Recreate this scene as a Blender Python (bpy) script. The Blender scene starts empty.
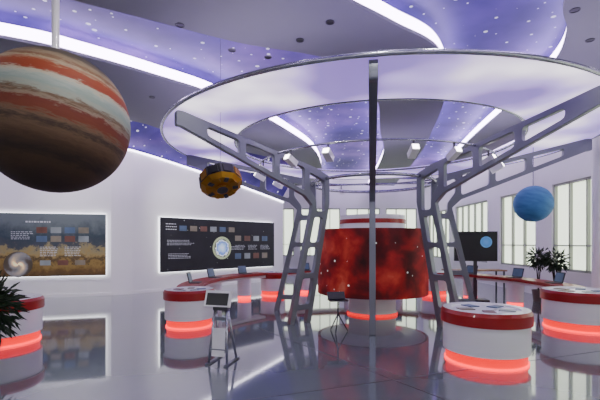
import bpy, bmesh, math, random
from mathutils import Vector, Matrix
random.seed(7)
S=bpy.context.scene
COL=S.collection
pi=math.pi
# ---------------------------------------------------------------- materials
def mat(name,col=(0.8,0.8,0.8),rough=0.5,metal=0.0,emit=None,es=0.0,coat=0.0,noise=0.0):
    m=bpy.data.materials.new(name); m.use_nodes=True
    nt=m.node_tree; b=nt.nodes['Principled BSDF']
    b.inputs['Base Color'].default_value=(*col,1)
    b.inputs['Roughness'].default_value=rough
    b.inputs['Metallic'].default_value=metal
    b.inputs['Coat Weight'].default_value=coat
    if emit:
        b.inputs['Emission Color'].default_value=(*emit,1)
        b.inputs['Emission Strength'].default_value=es
    if noise>0:
        n=nt.nodes.new('ShaderNodeTexNoise'); n.inputs['Scale'].default_value=3.0
        tc=nt.nodes.new('ShaderNodeTexCoord'); nt.links.new(tc.outputs['Object'],n.inputs['Vector'])
        r=nt.nodes.new('ShaderNodeValToRGB')
        r.color_ramp.elements[0].color=(*[c*(1-noise) for c in col],1)
        r.color_ramp.elements[1].color=(*[min(1,c*(1+noise)) for c in col],1)
        nt.links.new(n.outputs['Fac'],r.inputs['Fac']); nt.links.new(r.outputs['Color'],b.inputs['Base Color'])
    return m
def ramp(nt,stops):
    r=nt.nodes.new('ShaderNodeValToRGB'); e=r.color_ramp.elements
    e[0].position=stops[0][0]; e[0].color=(*stops[0][1],1)
    e[1].position=stops[-1][0]; e[1].color=(*stops[-1][1],1)
    for p,c in stops[1:-1]:
        x=e.new(p); x.color=(*c,1)
    return r
def starry(name,stops,nscale,sscale,sthr,es=0.0,star=2.0,coords='Object',detail=6,rough=.6,dist=0.0,dim='3D'):
    m=mat(name,rough=rough); nt=m.node_tree; b=nt.nodes['Principled BSDF']
    tc=nt.nodes.new('ShaderNodeTexCoord')
    n=nt.nodes.new('ShaderNodeTexNoise'); n.inputs['Scale'].default_value=nscale; n.inputs['Detail'].default_value=detail
    n.inputs['Distortion'].default_value=dist
    nt.links.new(tc.outputs[coords],n.inputs['Vector'])
    r=ramp(nt,stops); nt.links.new(n.outputs['Fac'],r.inputs['Fac'])
    nt.links.new(r.outputs['Color'],b.inputs['Base Color'])
    v=nt.nodes.new('ShaderNodeTexVoronoi'); v.voronoi_dimensions=dim; v.inputs['Scale'].default_value=sscale
    nt.links.new(tc.outputs[coords],v.inputs['Vector'])
    sc=nt.nodes.new('ShaderNodeSeparateColor'); nt.links.new(v.outputs['Color'],sc.inputs[0])
    pw=nt.nodes.new('ShaderNodeMath'); pw.operation='POWER'; pw.inputs[1].default_value=3; nt.links.new(sc.outputs[0],pw.inputs[0])
    th=nt.nodes.new('ShaderNodeMath'); th.operation='MULTIPLY'; th.inputs[1].default_value=sthr; nt.links.new(pw.outputs[0],th.inputs[0])
    lt=nt.nodes.new('ShaderNodeMath'); lt.operation='LESS_THAN'
    nt.links.new(v.outputs['Distance'],lt.inputs[0]); nt.links.new(th.outputs[0],lt.inputs[1])
    mx=nt.nodes.new('ShaderNodeMix'); mx.data_type='RGBA'
    nt.links.new(lt.outputs[0],mx.inputs['Factor']); 
    em=nt.nodes.new('ShaderNodeVectorMath'); em.operation='SCALE'; em.inputs['Scale'].default_value=es
    nt.links.new(r.outputs['Color'],em.inputs[0]); nt.links.new(em.outputs[0],mx.inputs[6])
    mx.inputs[7].default_value=(star,star,star,1)
    nt.links.new(mx.outputs[2],b.inputs['Emission Color']); b.inputs['Emission Strength'].default_value=1
    return m
M={}
M['white']=mat('white_paint',(.85,.85,.84),.3,coat=.3)
M['wall']=mat('wall_plaster',(.82,.82,.82),.6,noise=.02)
M['metal']=mat('brushed_aluminium',(.19,.205,.23),.35,.5)
M['chrome']=mat('steel_tube',(.42,.43,.48),.25,.8)
M['red']=mat('red_laminate',(.32,.002,.002),.35,coat=.2)
M['redlight']=mat('red_led_skirt',(.6,.005,.005),.4,emit=(1,.003,.006),es=1.5)
M['redhot']=mat('red_led_tube',(.6,.01,.01),.4,emit=(1,.008,.016),es=4)
M['black']=mat('black_plastic',(.012,.012,.014),.3)
M['dark']=mat('dark_grey',(.05,.05,.055),.45)
M['slab']=mat('ceiling_gypsum_grey',(.21,.21,.235),.7,noise=.03)
M['cove']=mat('cove_led',(.8,.7,1),.5,emit=(.82,.66,1),es=15)
M['covew']=mat('wall_cove_led',(.8,.8,1),.5,emit=(.9,.85,1),es=9)
M['halo']=mat('panel_backlight',(1,1,1),.5,emit=(.95,.95,1),es=3.5)
M['lamp']=mat('lamp_lens',(1,1,1),.5,emit=(1,.95,.9),es=12)
M['fill_panel']=mat('fill_panel',(1,1,1),.5,emit=(1,1,.94),es=4.5)  # emission for the fill light added behind the camera
M['star']=starry('ceiling_star_print',[(.33,(.022,.016,.12)),(.5,(.07,.045,.24)),(.68,(.22,.13,.42))],.45,3.0,.15,es=.1,star=.9,dim='2D',detail=4)
M['nebula']=starry('red_nebula_print',[(.3,(.02,.001,.001)),(.44,(.11,.002,.002)),(.56,(.32,.006,.004)),(.66,(.5,.04,.02)),(.78,(.65,.2,.1))],1.5,7,.2,es=.16,star=.7,dist=.3,detail=10,rough=.7)
M['black_print']=starry('black_space_print',[(.3,(.002,.002,.004)),(.7,(.007,.008,.012))],1.5,6,.14,es=.3,star=.4)
M['text']=mat('print_text',(.5,.52,.55),.5,emit=(.7,.75,.8),es=.12)
M['leaf']=mat('leaf',(.014,.035,.012),.5,noise=.4)
M['pot']=mat('pot',(.12,.1,.09),.5)
M['soil']=mat('soil',(.03,.02,.015),.9)
M['glass_frame']=mat('window_frame',(.3,.32,.28),.4)
M['gold']=mat('gold_foil',(.5,.24,.025),.3,.8,noise=.5)
M['wood']=mat('wood_desk',(.3,.17,.08),.5,noise=.2)
M['daylight_sheet']=mat('window_daylight_glow',(.8,.85,.7),.8,emit=(.9,1,.78),es=2.0)  # bright daylight outside put into the material as emission
# canopy
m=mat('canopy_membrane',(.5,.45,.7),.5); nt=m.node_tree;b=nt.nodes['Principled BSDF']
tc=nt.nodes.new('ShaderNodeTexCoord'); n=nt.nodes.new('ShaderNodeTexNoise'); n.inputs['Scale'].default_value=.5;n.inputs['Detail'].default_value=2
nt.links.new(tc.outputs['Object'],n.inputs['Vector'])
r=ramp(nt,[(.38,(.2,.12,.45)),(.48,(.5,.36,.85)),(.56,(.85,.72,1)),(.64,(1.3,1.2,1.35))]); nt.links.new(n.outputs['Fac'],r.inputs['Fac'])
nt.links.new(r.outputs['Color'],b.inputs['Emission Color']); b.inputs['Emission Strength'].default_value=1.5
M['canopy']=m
# jupiter
m=mat('jupiter_surface',rough=.7); nt=m.node_tree;b=nt.nodes['Principled BSDF']
tc=nt.nodes.new('ShaderNodeTexCoord'); sp=nt.nodes.new('ShaderNodeSeparateXYZ'); nt.links.new(tc.outputs['Object'],sp.inputs[0])
mp=nt.nodes.new('ShaderNodeMapping'); mp.inputs['Scale'].default_value=(2.2,2.2,12); nt.links.new(tc.outputs['Object'],mp.inputs['Vector'])
n=nt.nodes.new('ShaderNodeTexNoise'); n.inputs['Scale'].default_value=2.2;n.inputs['Detail'].default_value=12;n.inputs['Roughness'].default_value=.72;n.inputs['Distortion'].default_value=.8
nt.links.new(mp.outputs[0],n.inputs['Vector'])
ma=nt.nodes.new('ShaderNodeMath');ma.operation='MULTIPLY_ADD';ma.inputs[1].default_value=.16;
nt.links.new(n.outputs['Fac'],ma.inputs[0])
mb=nt.nodes.new('ShaderNodeMath');mb.operation='MULTIPLY_ADD';mb.inputs[1].default_value=.64;mb.inputs[2].default_value=.42
nt.links.new(sp.outputs['Z'],mb.inputs[0]); nt.links.new(mb.outputs[0],ma.inputs[2])
r=ramp(nt,[(0,(.03,.014,.006)),(.13,(.06,.03,.012)),(.18,(.025,.014,.007)),(.25,(.07,.035,.014)),(.31,(.13,.075,.035)),(.34,(.04,.022,.012)),(.375,(.15,.09,.045)),(.395,(.15,.028,.005)),(.455,(.12,.018,.004)),(.475,(.22,.17,.11)),(.50,(.10,.05,.02)),(.53,(.25,.27,.21)),(.57,(.19,.25,.21)),(.61,(.27,.31,.26)),(.64,(.38,.34,.24)),(.66,(.20,.026,.004)),(.72,(.22,.036,.006)),(.755,(.32,.26,.16)),(.78,(.13,.045,.015)),(.81,(.24,.18,.11)),(.86,(.07,.055,.04)),(1,(.06,.05,.045))])
nt.links.new(ma.outputs[0],r.inputs['Fac']); nt.links.new(r.outputs['Color'],b.inputs['Base Color'])
M['jupiter']=m
m=mat('neptune_surface',rough=.6); nt=m.node_tree;b=nt.nodes['Principled BSDF']
tc=nt.nodes.new('ShaderNodeTexCoord');mp=nt.nodes.new('ShaderNodeMapping'); mp.inputs['Scale'].default_value=(2,2,7); nt.links.new(tc.outputs['Object'],mp.inputs['Vector'])
n=nt.nodes.new('ShaderNodeTexNoise'); n.inputs['Scale'].default_value=1.5; nt.links.new(mp.outputs[0],n.inputs['Vector'])
r=ramp(nt,[(.3,(.03,.14,.32)),(.7,(.06,.22,.45))]);nt.links.new(n.outputs['Fac'],r.inputs['Fac']); nt.links.new(r.outputs['Color'],b.inputs['Base Color'])
nt.links.new(r.outputs['Color'],b.inputs['Emission Color']); b.inputs['Emission Strength'].default_value=.05
M['neptune']=m
# floor
m=mat('polished_resin_floor',(.2,.21,.25),.06); nt=m.node_tree;b=nt.nodes['Principled BSDF']
b.inputs['Specular IOR Level'].default_value=1.0; b.inputs['Coat Weight'].default_value=.5; b.inputs['Coat Roughness'].default_value=.04
tc=nt.nodes.new('ShaderNodeTexCoord'); n=nt.nodes.new('ShaderNodeTexNoise'); n.inputs['Scale'].default_value=.5;n.inputs['Detail'].default_value=5
nt.links.new(tc.outputs['Object'],n.inputs['Vector'])
r=ramp(nt,[(.3,(.125,.15,.165)),(.7,(.16,.185,.2))]);nt.links.new(n.outputs['Fac'],r.inputs['Fac']); nt.links.new(r.outputs['Color'],b.inputs['Base Color'])
M['floor']=m
m=mat('milkyway_landscape_print',rough=.5); nt=m.node_tree;b=nt.nodes['Principled BSDF']
tc=nt.nodes.new('ShaderNodeTexCoord'); sp=nt.nodes.new('ShaderNodeSeparateXYZ'); nt.links.new(tc.outputs['Object'],sp.inputs[0])
n=nt.nodes.new('ShaderNodeTexNoise'); n.inputs['Scale'].default_value=2.6;n.inputs['Detail'].default_value=12;n.inputs['Roughness'].default_value=.7
nt.links.new(tc.outputs['Object'],n.inputs['Vector'])
ma=nt.nodes.new('ShaderNodeMath');ma.operation='MULTIPLY_ADD';ma.inputs[1].default_value=.6
mb=nt.nodes.new('ShaderNodeMath');mb.operation='MULTIPLY_ADD';mb.inputs[1].default_value=.45;mb.inputs[2].default_value=-.55
nt.links.new(sp.outputs['Z'],mb.inputs[0]);nt.links.new(n.outputs['Fac'],ma.inputs[0]);nt.links.new(mb.outputs[0],ma.inputs[2])
r=ramp(nt,[(.0,(.03,.014,.005)),(.15,(.10,.055,.014)),(.26,(.2,.13,.035)),(.31,(.05,.03,.012)),(.38,(.24,.17,.06)),(.46,(.2,.17,.09)),(.5,(.04,.045,.055)),(.62,(.02,.035,.05)),(.85,(.09,.11,.12))])
nt.links.new(ma.outputs[0],r.inputs['Fac']); nt.links.new(r.outputs['Color'],b.inputs['Base Color'])
nt.links.new(r.outputs['Color'],b.inputs['Emission Color']); b.inputs['Emission Strength'].default_value=.3
M['landscape']=m
def radial(name,stops,swirl=0.0,R=.4,es=.6,nw=.35):
    m=mat(name,rough=.5); nt=m.node_tree;b=nt.nodes['Principled BSDF']
    tc=nt.nodes.new('ShaderNodeTexCoord'); 
    L=nt.nodes.new('ShaderNodeVectorMath'); L.operation='LENGTH'; nt.links.new(tc.outputs['Object'],L.inputs[0])
    n=nt.nodes.new('ShaderNodeTexNoise'); n.inputs['Scale'].default_value=9; nt.links.new(tc.outputs['Object'],n.inputs['Vector'])
    a=nt.nodes.new('ShaderNodeMath');a.operation='MULTIPLY_ADD';a.inputs[1].default_value=1/R; nt.links.new(L.outputs['Value'],a.inputs[0])
    c=nt.nodes.new('ShaderNodeMath');c.operation='MULTIPLY_ADD';c.inputs[1].default_value=nw;c.inputs[2].default_value=-nw/2;nt.links.new(n.outputs['Fac'],c.inputs[0])
    nt.links.new(c.outputs[0],a.inputs[2]); src=a.outputs[0]
    if swirl:
        sx=nt.nodes.new('ShaderNodeSeparateXYZ'); nt.links.new(tc.outputs['Object'],sx.inputs[0])
        at2=nt.nodes.new('ShaderNodeMath');at2.operation='ARCTAN2';nt.links.new(sx.outputs['Z'],at2.inputs[0]);nt.links.new(sx.outputs['X'],at2.inputs[1])
        k1=nt.nodes.new('ShaderNodeMath');k1.operation='MULTIPLY';k1.inputs[1].default_value=2;nt.links.new(at2.outputs[0],k1.inputs[0])
        k2=nt.nodes.new('ShaderNodeMath');k2.operation='MULTIPLY_ADD';k2.inputs[1].default_value=7/R;nt.links.new(L.outputs['Value'],k2.inputs[0]);nt.links.new(k1.outputs[0],k2.inputs[2])
        sn=nt.nodes.new('ShaderNodeMath');sn.operation='SINE';nt.links.new(k2.outputs[0],sn.inputs[0])
        d=nt.nodes.new('ShaderNodeMath');d.operation='MULTIPLY_ADD';d.inputs[1].default_value=-.25; nt.links.new(sn.outputs[0],d.inputs[0]); nt.links.new(src,d.inputs[2]); src=d.outputs[0]
    r=ramp(nt,stops);nt.links.new(src,r.inputs['Fac']); nt.links.new(r.outputs['Color'],b.inputs['Base Color'])
    nt.links.new(r.outputs['Color'],b.inputs['Emission Color']); b.inputs['Emission Strength'].default_value=es
    return m
M['galaxy']=radial('galaxy_print',[(0,(.9,.7,.4)),(.15,(.5,.36,.2)),(.35,(.24,.2,.17)),(.6,(.13,.13,.14)),(.8,(.05,.04,.035)),(1,(.04,.03,.02))],1,.46,.7)
M['orb']=radial('orb_print',[(0,(.6,.7,.8)),(.35,(.35,.5,.75)),(.6,(.08,.18,.45)),(.7,(.5,.6,.75)),(.76,(.75,.8,.85)),(.82,(.02,.03,.02)),(.93,(.35,.42,.25)),(1,(.3,.36,.2))],0,.42,.7,.5)
M['earth']=radial('earth_print',[(0,(.1,.25,.5)),(.6,(.05,.2,.45)),(1,(.2,.4,.6))],0,.22)
for i,(c,e) in enumerate([((.05,.08,.14),.4),((.14,.12,.09),.4),((.10,.04,.03),.4),((.15,.17,.18),.5)]):
    M['pic%d'%i]=mat('thumbnail_%d'%i,c,.4,emit=c,es=e,noise=.8)
# ---------------------------------------------------------------- builder
class B:
    def __init__(s): s.v=[];s.f=[];s.m=[];s.mats=[];s.sm=[]
    def mi(s,k):
        if k not in s.mats: s.mats.append(k)
        return s.mats.index(k)
    def add(s,vs,fs,k,smooth=False,T=None):
        o=len(s.v); i=s.mi(k)
        for p in vs:
            p=Vector(p); s.v.append(T@p if T else p)
        for f in fs: s.f.append([o+a for a in f]); s.m.append(i); s.sm.append(smooth)
    def box(s,c,d,k,T=None,R=None):
        x,y,z=[a/2 for a in d]; c=Vector(c)
        vs=[Vector((i*x,j*y,l*z)) for i in(-1,1) for j in(-1,1) for l in(-1,1)]
        if R: vs=[R@p for p in vs]
        vs=[p+c for p in vs]
        s.add(vs,[(0,1,3,2),(4,6,7,5),(0,4,5,1),(2,3,7,6),(0,2,6,4),(1,5,7,3)],k,T=T)
    def lathe(s,prof,k,c=(0,0,0),n=48,T=None,smooth=True,ks=None):
        for q in range(len(prof)-1):
            (r0,z0),(r1,z1)=prof[q],prof[q+1]
            kk=ks[q] if ks else k
            vs=[];fs=[]
            for i in range(n):
                a=2*pi*i/n
                vs.append((c[0]+r0*math.cos(a),c[1]+r0*math.sin(a),c[2]+z0)); vs.append((c[0]+r1*math.cos(a),c[1]+r1*math.sin(a),c[2]+z1))
            for i in range(n):
                j=(i+1)%n; fs.append((2*i,2*j,2*j+1,2*i+1))
            s.add(vs,fs,kk,smooth,T)
    def disc(s,c,r,k,n=48,T=None):
        s.add([(c[0]+r*math.cos(2*pi*i/n),c[1]+r*math.sin(2*pi*i/n),c[2]) for i in range(n)],[list(range(n))],k,T=T)
    def tube(s,pts,r,k,n=10,closed=False,cap=True):
        pts=[Vector(p) for p in pts]; N=len(pts); vs=[];fs=[]
        for i,p in enumerate(pts):
            a=pts[(i-1)%N] if (closed or i>0) else p
            b=pts[(i+1)%N] if (closed or i<N-1) else p
            d=(b-a).normalized(); up=Vector((0,0,1)) if abs(d.z)<.95 else Vector((1,0,0))
            x=d.cross(up).normalized(); y=x.cross(d)
            rr=r[i] if isinstance(r,(list,tuple)) else r
            for j in range(n):
                t=2*pi*j/n; vs.append(p+rr*(math.cos(t)*x+math.sin(t)*y))
        for i in range(N if closed else N-1):
            i2=(i+1)%N
            for j in range(n):
                j2=(j+1)%n; fs.append((i*n+j,i*n+j2,i2*n+j2,i2*n+j))
        s.add(vs,fs,k,True)
        if cap and not closed:
            o=len(s.v)-N*n
            s.f.append([o+j for j in range(n)]);s.m.append(s.mi(k));s.sm.append(False)
            s.f.append([o+(N-1)*n+j for j in range(n)]);s.m.append(s.mi(k));s.sm.append(False)
    def arc(s,c,r0,r1,z0,z1,a0,a1,k,n=40):
        # four separately-shaded sides: flat top/bottom, smooth inner/outer
        for (ra,za),(rb,zb),sm in (((r0,z0),(r1,z0),False),((r1,z0),(r1,z1),True),((r1,z1),(r0,z1),False),((r0,z1),(r0,z0),True)):
            vs=[];fs=[]
            for i in range(n+1):
                a=math.radians(a0+(a1-a0)*i/n); ca,sa=math.cos(a),math.sin(a)
                vs.append((c[0]+ra*ca,c[1]+ra*sa,za));vs.append((c[0]+rb*ca,c[1]+rb*sa,zb))
            for i in range(n): fs.append((2*i,2*i+1,2*i+3,2*i+2))
            s.add(vs,fs,k,sm)
        if abs(a1-a0)<359.9:
            for a in (a0,a1):
                a=math.radians(a);ca,sa=math.cos(a),math.sin(a)
                s.add([(c[0]+r*ca,c[1]+r*sa,z) for r,z in((r0,z0),(r1,z0),(r1,z1),(r0,z1))],[(0,1,2,3)],k)
    def sphere(s,c,r,k,T=None,nu=48,nv=24,sz=1):
        prof=[(r*math.sin(pi*i/nv),-r*sz*math.cos(pi*i/nv)) for i in range(nv+1)]
        vs=[];fs=[]
        for (rr,z) in prof:
            for i in range(nu): vs.append((c[0]+rr*math.cos(2*pi*i/nu),c[1]+rr*math.sin(2*pi*i/nu),c[2]+z))
        for q in range(nv):
            for i in range(nu):
                j=(i+1)%nu; fs.append((q*nu+i,q*nu+j,(q+1)*nu+j,(q+1)*nu+i))
        s.add(vs,fs,k,True,T)
    def obj(s,name,loc=(0,0,0),rot=(0,0,0),parent=None,recalc=True):
        me=bpy.data.meshes.new(name); me.from_pydata([tuple(p) for p in s.v],[],s.f)
        for k in s.mats: me.materials.append(M[k])
        for i,p in enumerate(me.polygons): p.material_index=s.m[i]; p.use_smooth=s.sm[i]
        if recalc:
            bm=bmesh.new();bm.from_mesh(me)
            bmesh.ops.recalc_face_normals(bm,faces=bm.faces);bm.to_mesh(me);bm.free()
        me.update()
        o=bpy.data.objects.new(name,me);COL.objects.link(o);o.location=loc;o.rotation_euler=rot
        if parent:o.parent=parent
        return o
def empty(name,loc=(0,0,0),rot=(0,0,0)):
    e=bpy.data.objects.new(name,None);COL.objects.link(e);e.location=loc;e.rotation_euler=rot;e.empty_display_size=.2;return e
def smooth_line(pts,n=8):
    out=[];P=[Vector(p) for p in pts]
    for i in range(len(P)-1):
        p0=P[max(i-1,0)];p1=P[i];p2=P[i+1];p3=P[min(i+2,len(P)-1)]
        for j in range(n):
            t=j/n; out.append(.5*((2*p1)+(-p0+p2)*t+(2*p0-5*p1+4*p2-p3)*t*t+(-p0+3*p1-3*p2+p3)*t**3))
    out.append(P[-1]);return out
# ---------------------------------------------------------------- room
XL,XR,YN,YF=-14.0,8.0,-5.0,26.0
ZC=5.9
b=B(); b.box(((XL+XR)/2,(YN+YF)/2,-.1),(XR-XL+.6,YF-YN+.6,.2),'floor'); fl=b.obj('floor')
b=B()
def strip(b,p,q,w,z0,z1,k):
    p=Vector(p);q=Vector(q);d=(q-p).normalized();nn=Vector((-d.y,d.x))*w/2
    vs=[(*(p+nn),z0),(*(q+nn),z0),(*(q-nn),z0),(*(p-nn),z0),(*(p+nn),z1),(*(q+nn),z1),(*(q-nn),z1),(*(p-nn),z1)]
    b.add(vs,[(0,1,2,3),(4,5,6,7),(0,1,5,4),(1,2,6,5),(2,3,7,6),(3,0,4,7)],k)
strip(b,(-.9,8.3),(2.2,3.6),.018,-.002,.002,'dark')
strip(b,(-4,3.2),(7.9,7.6),.012,-.002,.002,'dark')
b.obj('floor_joints')
b=B(); b.box(((XL+XR)/2,(YN+YF)/2,ZC+.1),(XR-XL+.6,YF-YN+.6,.2),'star'); b.obj('ceiling')
ZS=5.4
def slab(name,left,right):
    L=smooth_line([(x,y,0) for x,y in left]);R=smooth_line([(x,y,0) for x,y in right])
    b=B()
    def res(A,m):
        o=[]
        for i in range(m):
            t=i/(m-1)*(len(A)-1);k=min(int(t),len(A)-2);o.append(A[k].lerp(A[k+1],t-k))
        return o
    m_=60;L=res(L,m_);R=res(R,m_)
    vs=[];fs=[]
    for i in range(m_): vs+=[(L[i].x,L[i].y,ZS),(R[i].x,R[i].y,ZS)]
    for i in range(m_-1): fs.append((2*i,2*i+1,2*i+3,2*i+2))
    b.add(vs,fs,'slab',True)
    b.add([(x,y,ZS+.06) for x,y,z in vs],fs,'slab',True)
    for A in (L,R):
        vs=[];fs=[]
        for p in A: vs+=[(p.x,p.y,ZS),(p.x,p.y,ZS+.06)]
        for i in range(m_-1): fs.append((2*i,2*i+1,2*i+3,2*i+2))
        b.add(vs,fs,'slab')
        O=R if A is L else L
        vs=[];fs=[]
        for i,p in enumerate(A):
            d=(O[i]-p).normalized()*.05; q=p+d; q2=p+d*2.5
            vs+=[(q.x,q.y,ZS+.06),(q.x,q.y,ZS+.3),(q2.x,q2.y,ZS+.3),(q2.x,q2.y,ZS+.06)]
        for i in range(m_-1):
            for j in range(4): fs.append((4*i+j,4*i+(j+1)%4,4*i+4+(j+1)%4,4*i+4+j))
        b.add(vs,fs,'cove')
    for i in range(4,m_-1,9):
        c=(L[i]+R[i])/2; b.box((c.x,c.y,(ZS+.06+ZC)/2),(.3,.3,ZC-ZS-.06),'slab')
    return b.obj(name)
slab('ceiling_raft',[(-13.5,7.6),(-7.65,10.2),(-5.1,11.9),(-4.4,12.9),(-3,15),(-1.6,18.5),(-1,25.5)],
     [(-13.5,4.3),(-9,5.6),(-5.34,7.12),(-4.27,7.8),(-3.1,8.85),(-2,10.1),(-.5,12.9),(.8,17),(1.5,25.5)])
slab('ceiling_raft',[(-9.5,1.5),(-6,4.6),(-3.45,6),(-2.45,6.55),(-1.1,7.3),(.8,8.1),(1.9,10),(2.6,13),(3.5,17),(4.3,25.5)],
     [(-4,.5),(-1,4.7),(.68,6),(1.6,6.7),(2.65,7.6),(3.5,9.5),(4.3,13),(5,17),(6,25.5)])
slab('ceiling_raft',[(1.8,-3),(3.3,3),(3.9,5.8),(4.6,6.9),(5.15,8.1),(5.5,10),(6,14),(7,20)],
     [(7.6,-3),(7.6,3),(7.6,5.8),(7.6,6.9),(7.6,8.1),(7.6,10),(7.6,14),(7.6,20)])
wp=[(-14.2,11.22),(-10,12.34),(-7,13.13),(-6.3,13.36),(-5.75,13.75),(-5.2,14.32),(-3.2,16.45),(-1.25,18.55),(-.8,19.03)]
tops=[5.6,5.3,5.1,5.0,4.95,4.85,4.4,3.85,3.72]
b=B();vs=[];fs=[]
for (x,y),t in zip(wp,tops):
    vs+=[(x,y,0),(x,y,t),(x-.12,y+.14,t),(x-.12,y+.14,0)]
for i in range(len(wp)-1):
    for j in range(4): fs.append((4*i+j,4*i+(j+1)%4,4*i+4+(j+1)%4,4*i+4+j))
e=4*(len(wp)-1);fs+=[(e,e+1,e+2,e+3)]
b.add(vs,fs,'wall'); b.obj('wall_exhibit')
b=B();vs=[];fs=[]
for (x,y),t in zip(wp,tops): vs+=[(x,y,t),(x+.03,y-.04,t+.0),(x+.03,y-.04,t-.05),(x,y,t-.05)]
for i in range(len(wp)-1):
    for j in range(4): fs.append((4*i+j,4*i+(j+1)%4,4*i+4+(j+1)%4,4*i+4+j))
b.add(vs,fs,'covew'); b.obj('trim_1')
b=B();vs=[];fs=[]
for (x,y),t in zip(wp,tops): vs+=[(x-.15,y+.2,t),(x-.15+1.3,y+.2-1.4,ZC)]
for i in range(len(wp)-1): fs.append((2*i,2*i+1,2*i+3,2*i+2))
b.add(vs,fs,'star'); b.obj('ceiling_cove_soffit')
b=B();vs=[];fs=[]
for (x,y) in wp: vs+=[(x,y,0),(x+.02,y-.02,0),(x+.02,y-.02,.1),(x,y,.1)]
for i in range(len(wp)-1):
    for j in range(4): fs.append((4*i+j,4*i+(j+1)%4,4*i+4+(j+1)%4,4*i+4+j))
b.add(vs,fs,'white'); b.obj('baseboard_exhibit')
b=B(); b.box((XL-.1,(YN+YF)/2,ZC/2),(.2,YF-YN,ZC),'wall'); b.obj('wall_left')
b=B(); b.box(((XL+XR)/2,YN-.1,ZC/2),(XR-XL,.2,ZC),'wall'); b.obj('wall_near')
def wall_win(name,axis,pos,a0,a1,wins,z0,z1,wname,start,th=.25):
    b=B()
    def bx(p,q,za,zb):
        if q-p<.001: return
        if axis=='x': b.box((pos+th/2,(p+q)/2,(za+zb)/2),(th,q-p,zb-za),'wall')
        else: b.box(((p+q)/2,pos+th/2,(za+zb)/2),(q-p,th,zb-za),'wall')
    bx(a0,a1,0,z0);bx(a0,a1,z1,ZC);cur=a0
    for p,q in wins: bx(cur,p,z0,z1);cur=q
    bx(cur,a1,z0,z1);b.obj(name)
    for i,(p,q) in enumerate(wins):
        b=B()
        def fr(p_,q_,za,zb,k='glass_frame',w=.1,off=.1):
            if axis=='x': b.box((pos+off,(p_+q_)/2,(za+zb)/2),(w,q_-p_,zb-za),k)
            else: b.box(((p_+q_)/2,pos+off,(za+zb)/2),(q_-p_,w,zb-za),k)
        fr(p,q,z0,z0+.07);fr(p,q,z1-.07,z1);nn=max(2,round((q-p)/.72))
        for j in range(nn+1):
            x=p+(q-p)*j/nn; x=min(max(x,p+.025),q-.025); fr(x-.025,x+.025,z0,z1)
        fr(p,q,z0+.75,z0+.79)
        fr(p,q,z0,z1,'daylight_sheet',.01,.2)  # glowing sheet across the opening stands in for daylight
        b.obj('window_%d'%(start+i))
wall_win('wall_right','x',XR,YN,YF,[(-3.5,-1),(0,2.5),(3.5,6),(7,9.6),(10.5,12.7),(13.6,16),(17.1,20.6),(21.5,25)],.9,3.6,'window',1)
wall_win('wall_far','y',YF,XL,XR,[(-3,-.4),(.0,2.6),(3,5.2),(5.6,7.6)],.9,4.0,'window',9)
b=B();b.lathe([(.16,0),(.16,ZC)],'white',n=32);b.obj('round_column',(7.3,9.75,0))
b=B()
def at(u,v,z): 
    d=(z-1.75)*400/(243-v); return ((u-300)/400*d,d)
for u,v in ((152,97),(110,85),(196,112),(232,50),(268,57),(180,25),(300,40),(330,22),(575,10),(590,40)):
    x,y=at(u,v,ZS)
    b.lathe([(.075,0),(.075,-.012),(.06,-.012),(.055,.0)],'dark',c=(x,y,ZS),n=20); b.disc((x,y,ZS-.004),.058,'black',20)
b.obj('recessed_downlights')
# ---------------------------------------------------------------- canopy structure
CX,CY=1.8,10.0
root=empty('ring_canopy_structure',(CX,CY,0))
def plate_mesh():
    cu=bpy.data.curves.new('plate','CURVE');cu.dimensions='2D';cu.fill_mode='BOTH';cu.extrude=.055;cu.bevel_depth=.006
    def chamf(P,c=.05):
        o=[];n=len(P)
        for i in range(n):
            p=Vector(P[i]);a=Vector(P[i-1]);q=Vector(P[(i+1)%n])
            d1=(a-p);d2=(q-p);c1=min(c,d1.length*.35);c2=min(c,d2.length*.35)
            p1=p+d1.normalized()*c1;p2=p+d2.normalized()*c2
            o+=[p1,(p1+p2)*.25+p*.5,p2]
        return o
    def sp(P,c=.05):
        P=chamf(P,c);s=cu.splines.new('POLY');s.points.add(len(P)-1)
        for i,p in enumerate(P): s.points[i].co=(p[0],p[1],0,1)
        s.use_cyclic_u=True
    ri=lambda z:1.95-.2*z if z<2.6 else 1.43
    ro=lambda z:2.5-.235*z
    w=.11
    sp([(ri(0),0),(ri(0)+w,0),(ri(.3)+w,.3),(ro(.3)-w,.3),(ro(0)-w,0),(ro(0),0),(ro(2.6),2.6),(2.1,2.8),(4.84,3.86),(4.92,3.86),(4.92,4.12),(4.8,4.12),(1.8,3.42),(1.42,3.27),(1.42,2.65)],.03)
    for z0,z1 in((.4,.98),(1.08,1.66),(1.76,2.34)): sp([(ri(z0)+w,z0),(ro(z0)-w,z0),(ro(z1)-w,z1),(ri(z1)+w,z1)],.06)
    sp([(1.54,2.46),(1.79,2.46),(1.8,2.72),(1.98,2.96),(1.98,3.32),(1.54,3.16)],.06)
    up=lambda r:3.42+(r-1.8)*.2333-.085
    lo=lambda r:2.8+(r-2.1)*.3869+.085
    for a,c in((2.1,2.75),(2.87,3.55),(3.67,4.35)): sp([(a,lo(a)),(c,lo(c)),(c,up(c)),(a,up(a))],.07)
    o=bpy.data.objects.new('t',cu);COL.objects.link(o)
    dg=bpy.context.evaluated_depsgraph_get();me=bpy.data.meshes.new_from_object(o.evaluated_get(dg))
    bpy.data.objects.remove(o)
    me.transform(Matrix.Rotation(pi/2,4,'X'));me.materials.clear();me.materials.append(M['metal']);me.name='support_frame'
    return me
pm=plate_mesh()
angs=[260,305,350,80,170,215]
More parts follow.
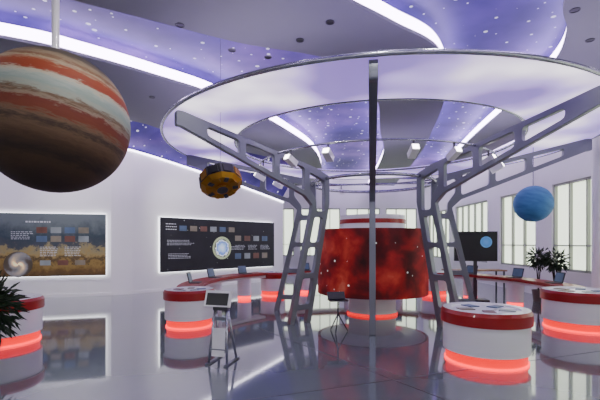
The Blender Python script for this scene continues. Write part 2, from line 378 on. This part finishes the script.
for i,a in enumerate(angs):
    o=bpy.data.objects.new('support_frame_%d'%(i+1),pm);COL.objects.link(o);o.parent=root;o.rotation_euler=(0,0,math.radians(a))
circ=lambda r,z,n=72:[(r*math.cos(2*pi*i/n),r*math.sin(2*pi*i/n),z) for i in range(n)]
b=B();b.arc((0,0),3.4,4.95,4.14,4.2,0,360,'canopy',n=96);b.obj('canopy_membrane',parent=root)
b=B()
b.tube(circ(4.97,4.16,96),.035,'chrome',closed=True);b.tube(circ(3.38,4.15,96),.03,'chrome',closed=True)
b.tube(circ(1.5,3.22),.04,'chrome',closed=True)
b.tube(circ(2.8,3.62),.022,'chrome',closed=True)
b.obj('ring_tubes',parent=root)
b=B()
for a in (225,243,275,292,315,335,200,180,150,20,100):
    t=math.radians(a);x,y=2.8*math.cos(t),2.8*math.sin(t)
    R=Matrix.Rotation(t,3,'Z')@Matrix.Rotation(-.5,3,'Y')
    b.box((x,y,3.52),(.03,.03,.2),'dark')
    b.box((x,y,3.40),(.26,.14,.12),'white',R=R); 
    b.box(Vector((x,y,3.40))+R@Vector((.135,0,0)),(.02,.11,.09),'lamp',R=R)
b.obj('spotlights',parent=root)
b=B()
b.lathe([(0,4.6),(.045,4.6),(.045,2.44)],'chrome',n=16)
for a in (260,350,80,170):
    t=math.radians(a);b.tube([(0,0,3.22),(1.5*math.cos(t),1.5*math.sin(t),3.22)],.025,'chrome')
b.obj('central_mast',parent=root)
k=empty('nebula_display_kiosk',(CX,CY,0))
b=B();b.lathe([(0,.0),(.62,0),(.62,.06),(.58,.06),(.58,.45),(.8,.5),(1.28,.52),(1.28,.55),(0,.55)],'white',ks=['white','redlight','white','white','white','white','white','white']);b.obj('pedestal',parent=k)
b=B()
for a0 in (261,351,81,171): b.arc((0,0),1.31,1.35,.52,2.08,a0,a0+88,'nebula',n=32)
b.obj('curved_screens',parent=k)
b=B();b.lathe([(1.27,.55),(1.27,2.05),(.8,2.1),(.8,2.22),(.82,2.22),(.82,2.32),(.8,2.32),(.8,2.42),(.55,2.44),(0,2.44)],'white',ks=['dark','white','white','red','red','red','white','white','white']);b.obj('core',parent=k)
# ---------------------------------------------------------------- drums
def drum(x,y,r=.6,h=.78):
    b=B()
    b.lathe([(0,0),(r-.02,0),(r-.02,.03),(r-.04,.03),(r-.04,.17),(r,.17),(r,h-.2),(r+.03,h-.2),(r+.03,h-.05),(r+.0,h),(r-.12,h),(r-.14,h-.02),(0,h-.02)],'white',n=64,
      ks=['white','redhot','redhot','redlight','white','white','white','red','red','white','white','white'])
    o=b.obj('display_drum',(x,y,0))
    b=B();t=random.uniform(0,6)
    for i in range(5):
        a=t+i*1.25;b.box((r*.5*math.cos(a),r*.5*math.sin(a),h-.012),(.22*r/.6,.16*r/.6,.012),'pic%d'%(i%4),R=Matrix.Rotation(a,3,'Z'))
    b.obj('top_screens',parent=o)
    return o
drum(2.78,6.0,.6);drum(5.8,8.3,.68);drum(-5.35,7.1,.66);drum(-2.35,8.5,.5)
drum(CX+4.4*math.cos(math.radians(128)),CY+4.4*math.sin(math.radians(128)),.42);
drum(CX+4.4*math.cos(math.radians(52)),CY+4.4*math.sin(math.radians(52)),.42)
def counter(a0,a1):
    b=B();b.arc((0,0),4.12,4.68,.70,.78,a0,a1,'red');b.arc((0,0),4.2,4.6,.62,.70,a0,a1,'white')
    n=3
    for i in range(n):
        a=math.radians(a0+(a1-a0)*(i+.5)/n)
        b.lathe([(.2,0),(.2,.1),(.22,.1),(.22,.62)],'white',c=(4.4*math.cos(a),4.4*math.sin(a),0),n=24,ks=['redhot','white','white'])
    o=b.obj('curved_counter',(CX,CY,0))
    b=B()
    for i in range(3):
        a=a0+(a1-a0)*(i+.5)/3; t=math.radians(a); c=Vector((4.35*math.cos(t),4.35*math.sin(t),.79))
        R=Matrix.Rotation(t,3,'Z')
        b.box(c,(.24,.34,.02),'dark',R=R)
        R2=R@Matrix.Rotation(.25,3,'Y')
        b.box(c+R@Vector((.15,0,.13)),(.02,.36,.25),'black',R=R2); b.box(c+R@Vector((.137,0,.13)),(.005,.32,.21),'pic0',R=R2)
    b.obj('touch_monitors',parent=o)
counter(193,134);counter(-14,46);counter(58,122)
# ---------------------------------------------------------------- exhibit panels
def panel(name,p,q,z0,z1,k,deco):
    p=Vector(p);q=Vector(q);d=(q-p).normalized();nrm=Vector((d.y,-d.x));L=(q-p).length
    c=(p+q)/2+nrm*.12
    e=empty(name,(c.x,c.y,0),(0,0,math.atan2(d.y,d.x)))
    b=B();b.box((0,0,(z0+z1)/2),(L,.06,z1-z0),k);b.obj('board',parent=e)
    b=B();b.box((0,.07,(z0+z1)/2),(L-.02,.05,z1-z0+.03),'halo');b.obj('backlight',parent=e)
    deco(e,L);return e
def textblock(b,x,z,w,n,s=.055):
    for i in range(n): 
        cx=x
        while cx<x+w*random.uniform(.8,1):
            ww=random.uniform(.03,.09); b.box((cx+ww/2,-.033,z-i*s),(ww,.004,s*.32),'text'); cx+=ww+.025
def disc_on(e,x,z,r,k,name):
    b=B();n=40
    b.add([(r*math.cos(2*pi*i/n),0,r*math.sin(2*pi*i/n)) for i in range(n)],[list(range(n))],k)
    b.obj(name,(x,-.04,z),parent=e)
def decoL(e,L):
    b=B()
    textblock(b,-.35,2.42,.7,1,.15)
    for bx in (.05,.75): textblock(b,bx,1.62,.5,6)
    textblock(b,-.75,2.1,.55,5)
    for i in range(4):
        for j in range(2): b.box((.1+i*.4,-.034,1.88+.28*j),(.3,.006,.19),'pic%d'%((i+j*2)%4))
    for i in range(3): b.box((.2+i*.5,-.034,1.12),(.3,.006,.16),'pic%d'%(3-i))
    b.obj('captions',parent=e)
    disc_on(e,-.55,1.08,.4,'galaxy','galaxy_picture')
def decoR(e,L):
    b=B();x0=-L/2
    textblock(b,x0+.2,2.45,.5,3,.1);textblock(b,x0+.25,1.85,1.1,4);textblock(b,x0+.3,1.35,1.0,4)
    for i in range(6):
        b.box((x0+.9+i*.45,-.034,2.3),(.3,.006,.2),'pic%d'%(i%4)); 
    for i in range(4): b.box((.7+i*.5,-.034,1.95),(.32,.006,.22),'pic%d'%((i+1)%4))
    textblock(b,.35,1.6,.4,3)
    for i in range(3): textblock(b,.55+i*.7,1.65,.5,4)
    for i in range(4): b.box((.7+i*.5,-.034,1.2),(.32,.006,.24),'pic%d'%((i*3)%4))
    b.obj('captions',parent=e)
    disc_on(e,-.12,1.55,.46,'orb','orb_picture')
panel('exhibit_panel',(-10.2,12.287),(-6.42,13.28),.69,2.69,'landscape',decoL)
panel('exhibit_panel',(-5.1,14.42),(-1.3,18.5),.69,2.68,'black_print',decoR)
# ---------------------------------------------------------------- planets
j=empty('jupiter_globe',(-2.75,4.5,3.10))
b=B();b.sphere((0,0,0),.78,'jupiter',nu=64,nv=32);b.obj('planet',parent=j,rot=(math.radians(-6),math.radians(9),.4))
b=B();b.lathe([(.04,.77),(.04,ZC-3.10)],'white',n=16);b.lathe([(.09,.76),(.09,.81),(.04,.81)],'white',n=20);b.obj('hanging_pole',parent=j)
j=empty('neptune_globe',(5.83,10,2.73))
b=B();b.sphere((0,0,0),.45,'neptune');b.obj('planet',parent=j,rot=(0,.3,0))
b=B();b.lathe([(.012,.44),(.012,ZS-2.73)],'chrome',n=8);b.obj('hanging_wire',parent=j)
sx,sy,sz=-1.45,7.3,2.88
s=empty('satellite_model',(sx,sy,sz))
b=B();T=Matrix.Rotation(-.3,4,'Y')@Matrix.Rotation(-.5,4,'X')
b.lathe([(0,-.17),(.3,-.17),(.38,-.1),(.38,.1),(.3,.17),(0,.17)],'gold',n=10,T=T,smooth=False,ks=['gold','gold','black','gold','dark'])
for i in range(10):
    a=2*pi*(i+.5)/10;b.box((.368*math.cos(a),.368*math.sin(a),0),(.02,.14,.16),'black' if i%3 else 'gold',T=T,R=Matrix.Rotation(a,3,'Z'))
    b.box((.24*math.cos(a),.24*math.sin(a),-.175),(.1,.07,.02),'gold' if i%2 else 'dark',T=T,R=Matrix.Rotation(a,3,'Z'))
b.lathe([(.1,-.17),(.13,-.21),(.1,-.22),(0,-.2)],'white',n=20,T=T,ks=['gold','gold','dark'])
b.obj('body',parent=s)
b=B();b.tube([(0,0,.15),(0,0,ZC-sz)],.003,'dark');b.obj('hanging_wires',parent=s)
# ---------------------------------------------------------------- info stand
b=B()
for sx_ in(-.13,.13):
    b.tube([(sx_*1.1,-.12,0.0),(sx_*.7,-.02,.78)],.018,'chrome'); b.tube([(sx_*1.1,.22,0.0),(sx_*.7,.02,.78)],.018,'chrome')
    b.box((sx_*1.1,.05,.012),(.05,.46,.024),'metal')
for z in(.2,.45,.65):
    t=1.1-.4*z/.78; b.box((0,-.12+.1*z/.78,z),(.26*t,.03,.05),'metal')
b.box((0,-.09,.32),(.2,.012,.4),'white',R=Matrix.Rotation(-.12,3,'X'))
b.box((0,0,.8),(.22,.1,.06),'dark')
R=Matrix.Rotation(-.35,3,'X')
b.box((-.05,0,.93),(.4,.05,.24),'white',R=R);b.box((-.05,-.028,.93),(.34,.01,.18),'black',R=R)
b.box((.0,.1,.9),(.12,.18,.12),'dark')
b.obj('info_stand_monitor',(-1.15,5.85,0),(0,0,-.25))
b=B()
for a in(0,2.1,4.2): b.tube([(0,0,.35),(.2*math.cos(a),.2*math.sin(a),0.01)],.012,'black')
b.tube([(0,0,.35),(0,0,.6)],.015,'black');b.box((0,0,.62),(.36,.26,.02),'black');b.box((0,.13,.7),(.36,.02,.15),'black',R=Matrix.Rotation(-.5,3,'X'))
b.obj('laptop_stand',(.75,7.9,0),(0,0,.2))
e=empty('earth_display_screen',(5.35,12.2,0),(0,0,-.15))
b=B();b.box((0,0,1.65),(1.25,.07,.9),'black');b.box((0,.03,.6),(.1,.06,1.2),'dark');b.box((0,0,.02),(.7,.45,.04),'dark');b.obj('screen',parent=e)
b=B();n=30;b.add([(.17*math.cos(2*pi*i/n),0,.17*math.sin(2*pi*i/n)) for i in range(n)],[list(range(n))],'earth');b.obj('earth_picture',(.3,-.04,1.78),parent=e)
b=B();b.box((0,0,.72),(2.2,.7,.05),'wood')
for x in(-1,1):
    for y in(-.3,.3): b.box((x,y,.35),(.05,.05,.7),'dark')
b.obj('wooden_desk',(6.6,15.2,0))
# ---------------------------------------------------------------- plants
def plant(x,y,h,rad,n,leaf,pot=.18,ph=.35,zc=None):
    b=B();b.lathe([(0,0),(pot*.75,0),(pot,ph),(pot*.9,ph),(pot*.85,ph-.03),(0,ph-.03)],'pot',n=24,ks=['pot','pot','pot','pot','soil'])
    zc=zc or h-rad
    for i in range(7):
        a=random.uniform(0,6.28);r=random.uniform(.2,.6)*rad
        b.tube([(0,0,ph-.04),(r*.4*math.cos(a),r*.4*math.sin(a),(ph+zc)/2),(r*math.cos(a),r*math.sin(a),zc+.1)],[.015,.011,.006],'soil',n=6)
    for i in range(n):
        d=Vector((random.gauss(0,1),random.gauss(0,1),random.gauss(0,1))).normalized()
        c=d*rad*random.uniform(.25,.95)+Vector((0,0,zc))
        t=(d+Vector((random.uniform(-.5,.5),random.uniform(-.5,.5),random.uniform(-.7,.2)))).normalized()
        sd=t.cross(Vector((random.uniform(-1,1),random.uniform(-1,1),1))).normalized();w=leaf*.16;nn=sd.cross(t)
        b.add([c,c+t*leaf*.4+sd*w+nn*.01,c+t*leaf,c+t*leaf*.4-sd*w+nn*.01,c+t*leaf*.45-nn*.015],[(0,1,4),(1,2,4),(2,3,4),(3,0,4)],'leaf')
    b.obj('potted_plant',(x,y,0),recalc=False)
plant(-4.3,5.4,1.3,.45,620,.18,pot=.22,ph=.4,zc=.86)
plant(7.15,12.0,1.6,.3,260,.16);plant(7.15,11.2,1.55,.3,260,.16)
# ---------------------------------------------------------------- lights
def spot(loc,tgt,power,ang=1.2,col=(1,1,1)):
    l=bpy.data.lights.new('spot','SPOT');l.energy=power;l.spot_size=ang;l.spot_blend=.8;l.shadow_soft_size=.12;l.color=col
    o=bpy.data.objects.new('spot_lamp',l);COL.objects.link(o);o.location=loc
    o.rotation_euler=(Vector(tgt)-Vector(loc)).to_track_quat('-Z','Y').to_euler()
b=B()  # glowing panels added overhead behind the camera to brighten the hall
for x in(-9,-4.5,0,4.5):
    for y in(-3.5,-.8): b.box((x,y,ZC-.06),(2.2,1.2,.1),'fill_panel')
b.obj('added_fill_panels')
W=(1,1,.92)
for x,y in((-6,10),(-9,9),(-3,12.5),(0,7),(2,5.2),(5.6,6.5),(6.2,11),(-1,3.5),(3,2.5),(-5,4)):
    spot((x,y,5.35),(x,y,0),115,2.1,W)
spot((-9,9,5.3),(-8.5,12.6,1.8),170,1.3,W);spot((-4,11.5,5.3),(-3.4,16,1.8),450,1.2,W);spot((-7,9.5,5.3),(-6,13.5,2.2),330,1.4,W)
spot((-.3,3.0,5.2),(-2.75,4.5,3.3),150,.8,(1,.95,.85))
spot((.9,4.2,5.2),(1.6,8.7,1.3),110,.7)
w=bpy.data.worlds.new('World');S.world=w;w.use_nodes=True
w.node_tree.nodes['Background'].inputs[0].default_value=(.93,1,.9,1);w.node_tree.nodes['Background'].inputs[1].default_value=2
# ---------------------------------------------------------------- camera
cam=bpy.data.cameras.new('Camera');cam.lens=24;cam.sensor_width=36;cam.shift_y=43/600
o=bpy.data.objects.new('Camera',cam);COL.objects.link(o);o.location=(0,0,1.75);o.rotation_euler=(pi/2,0,0);S.camera=o
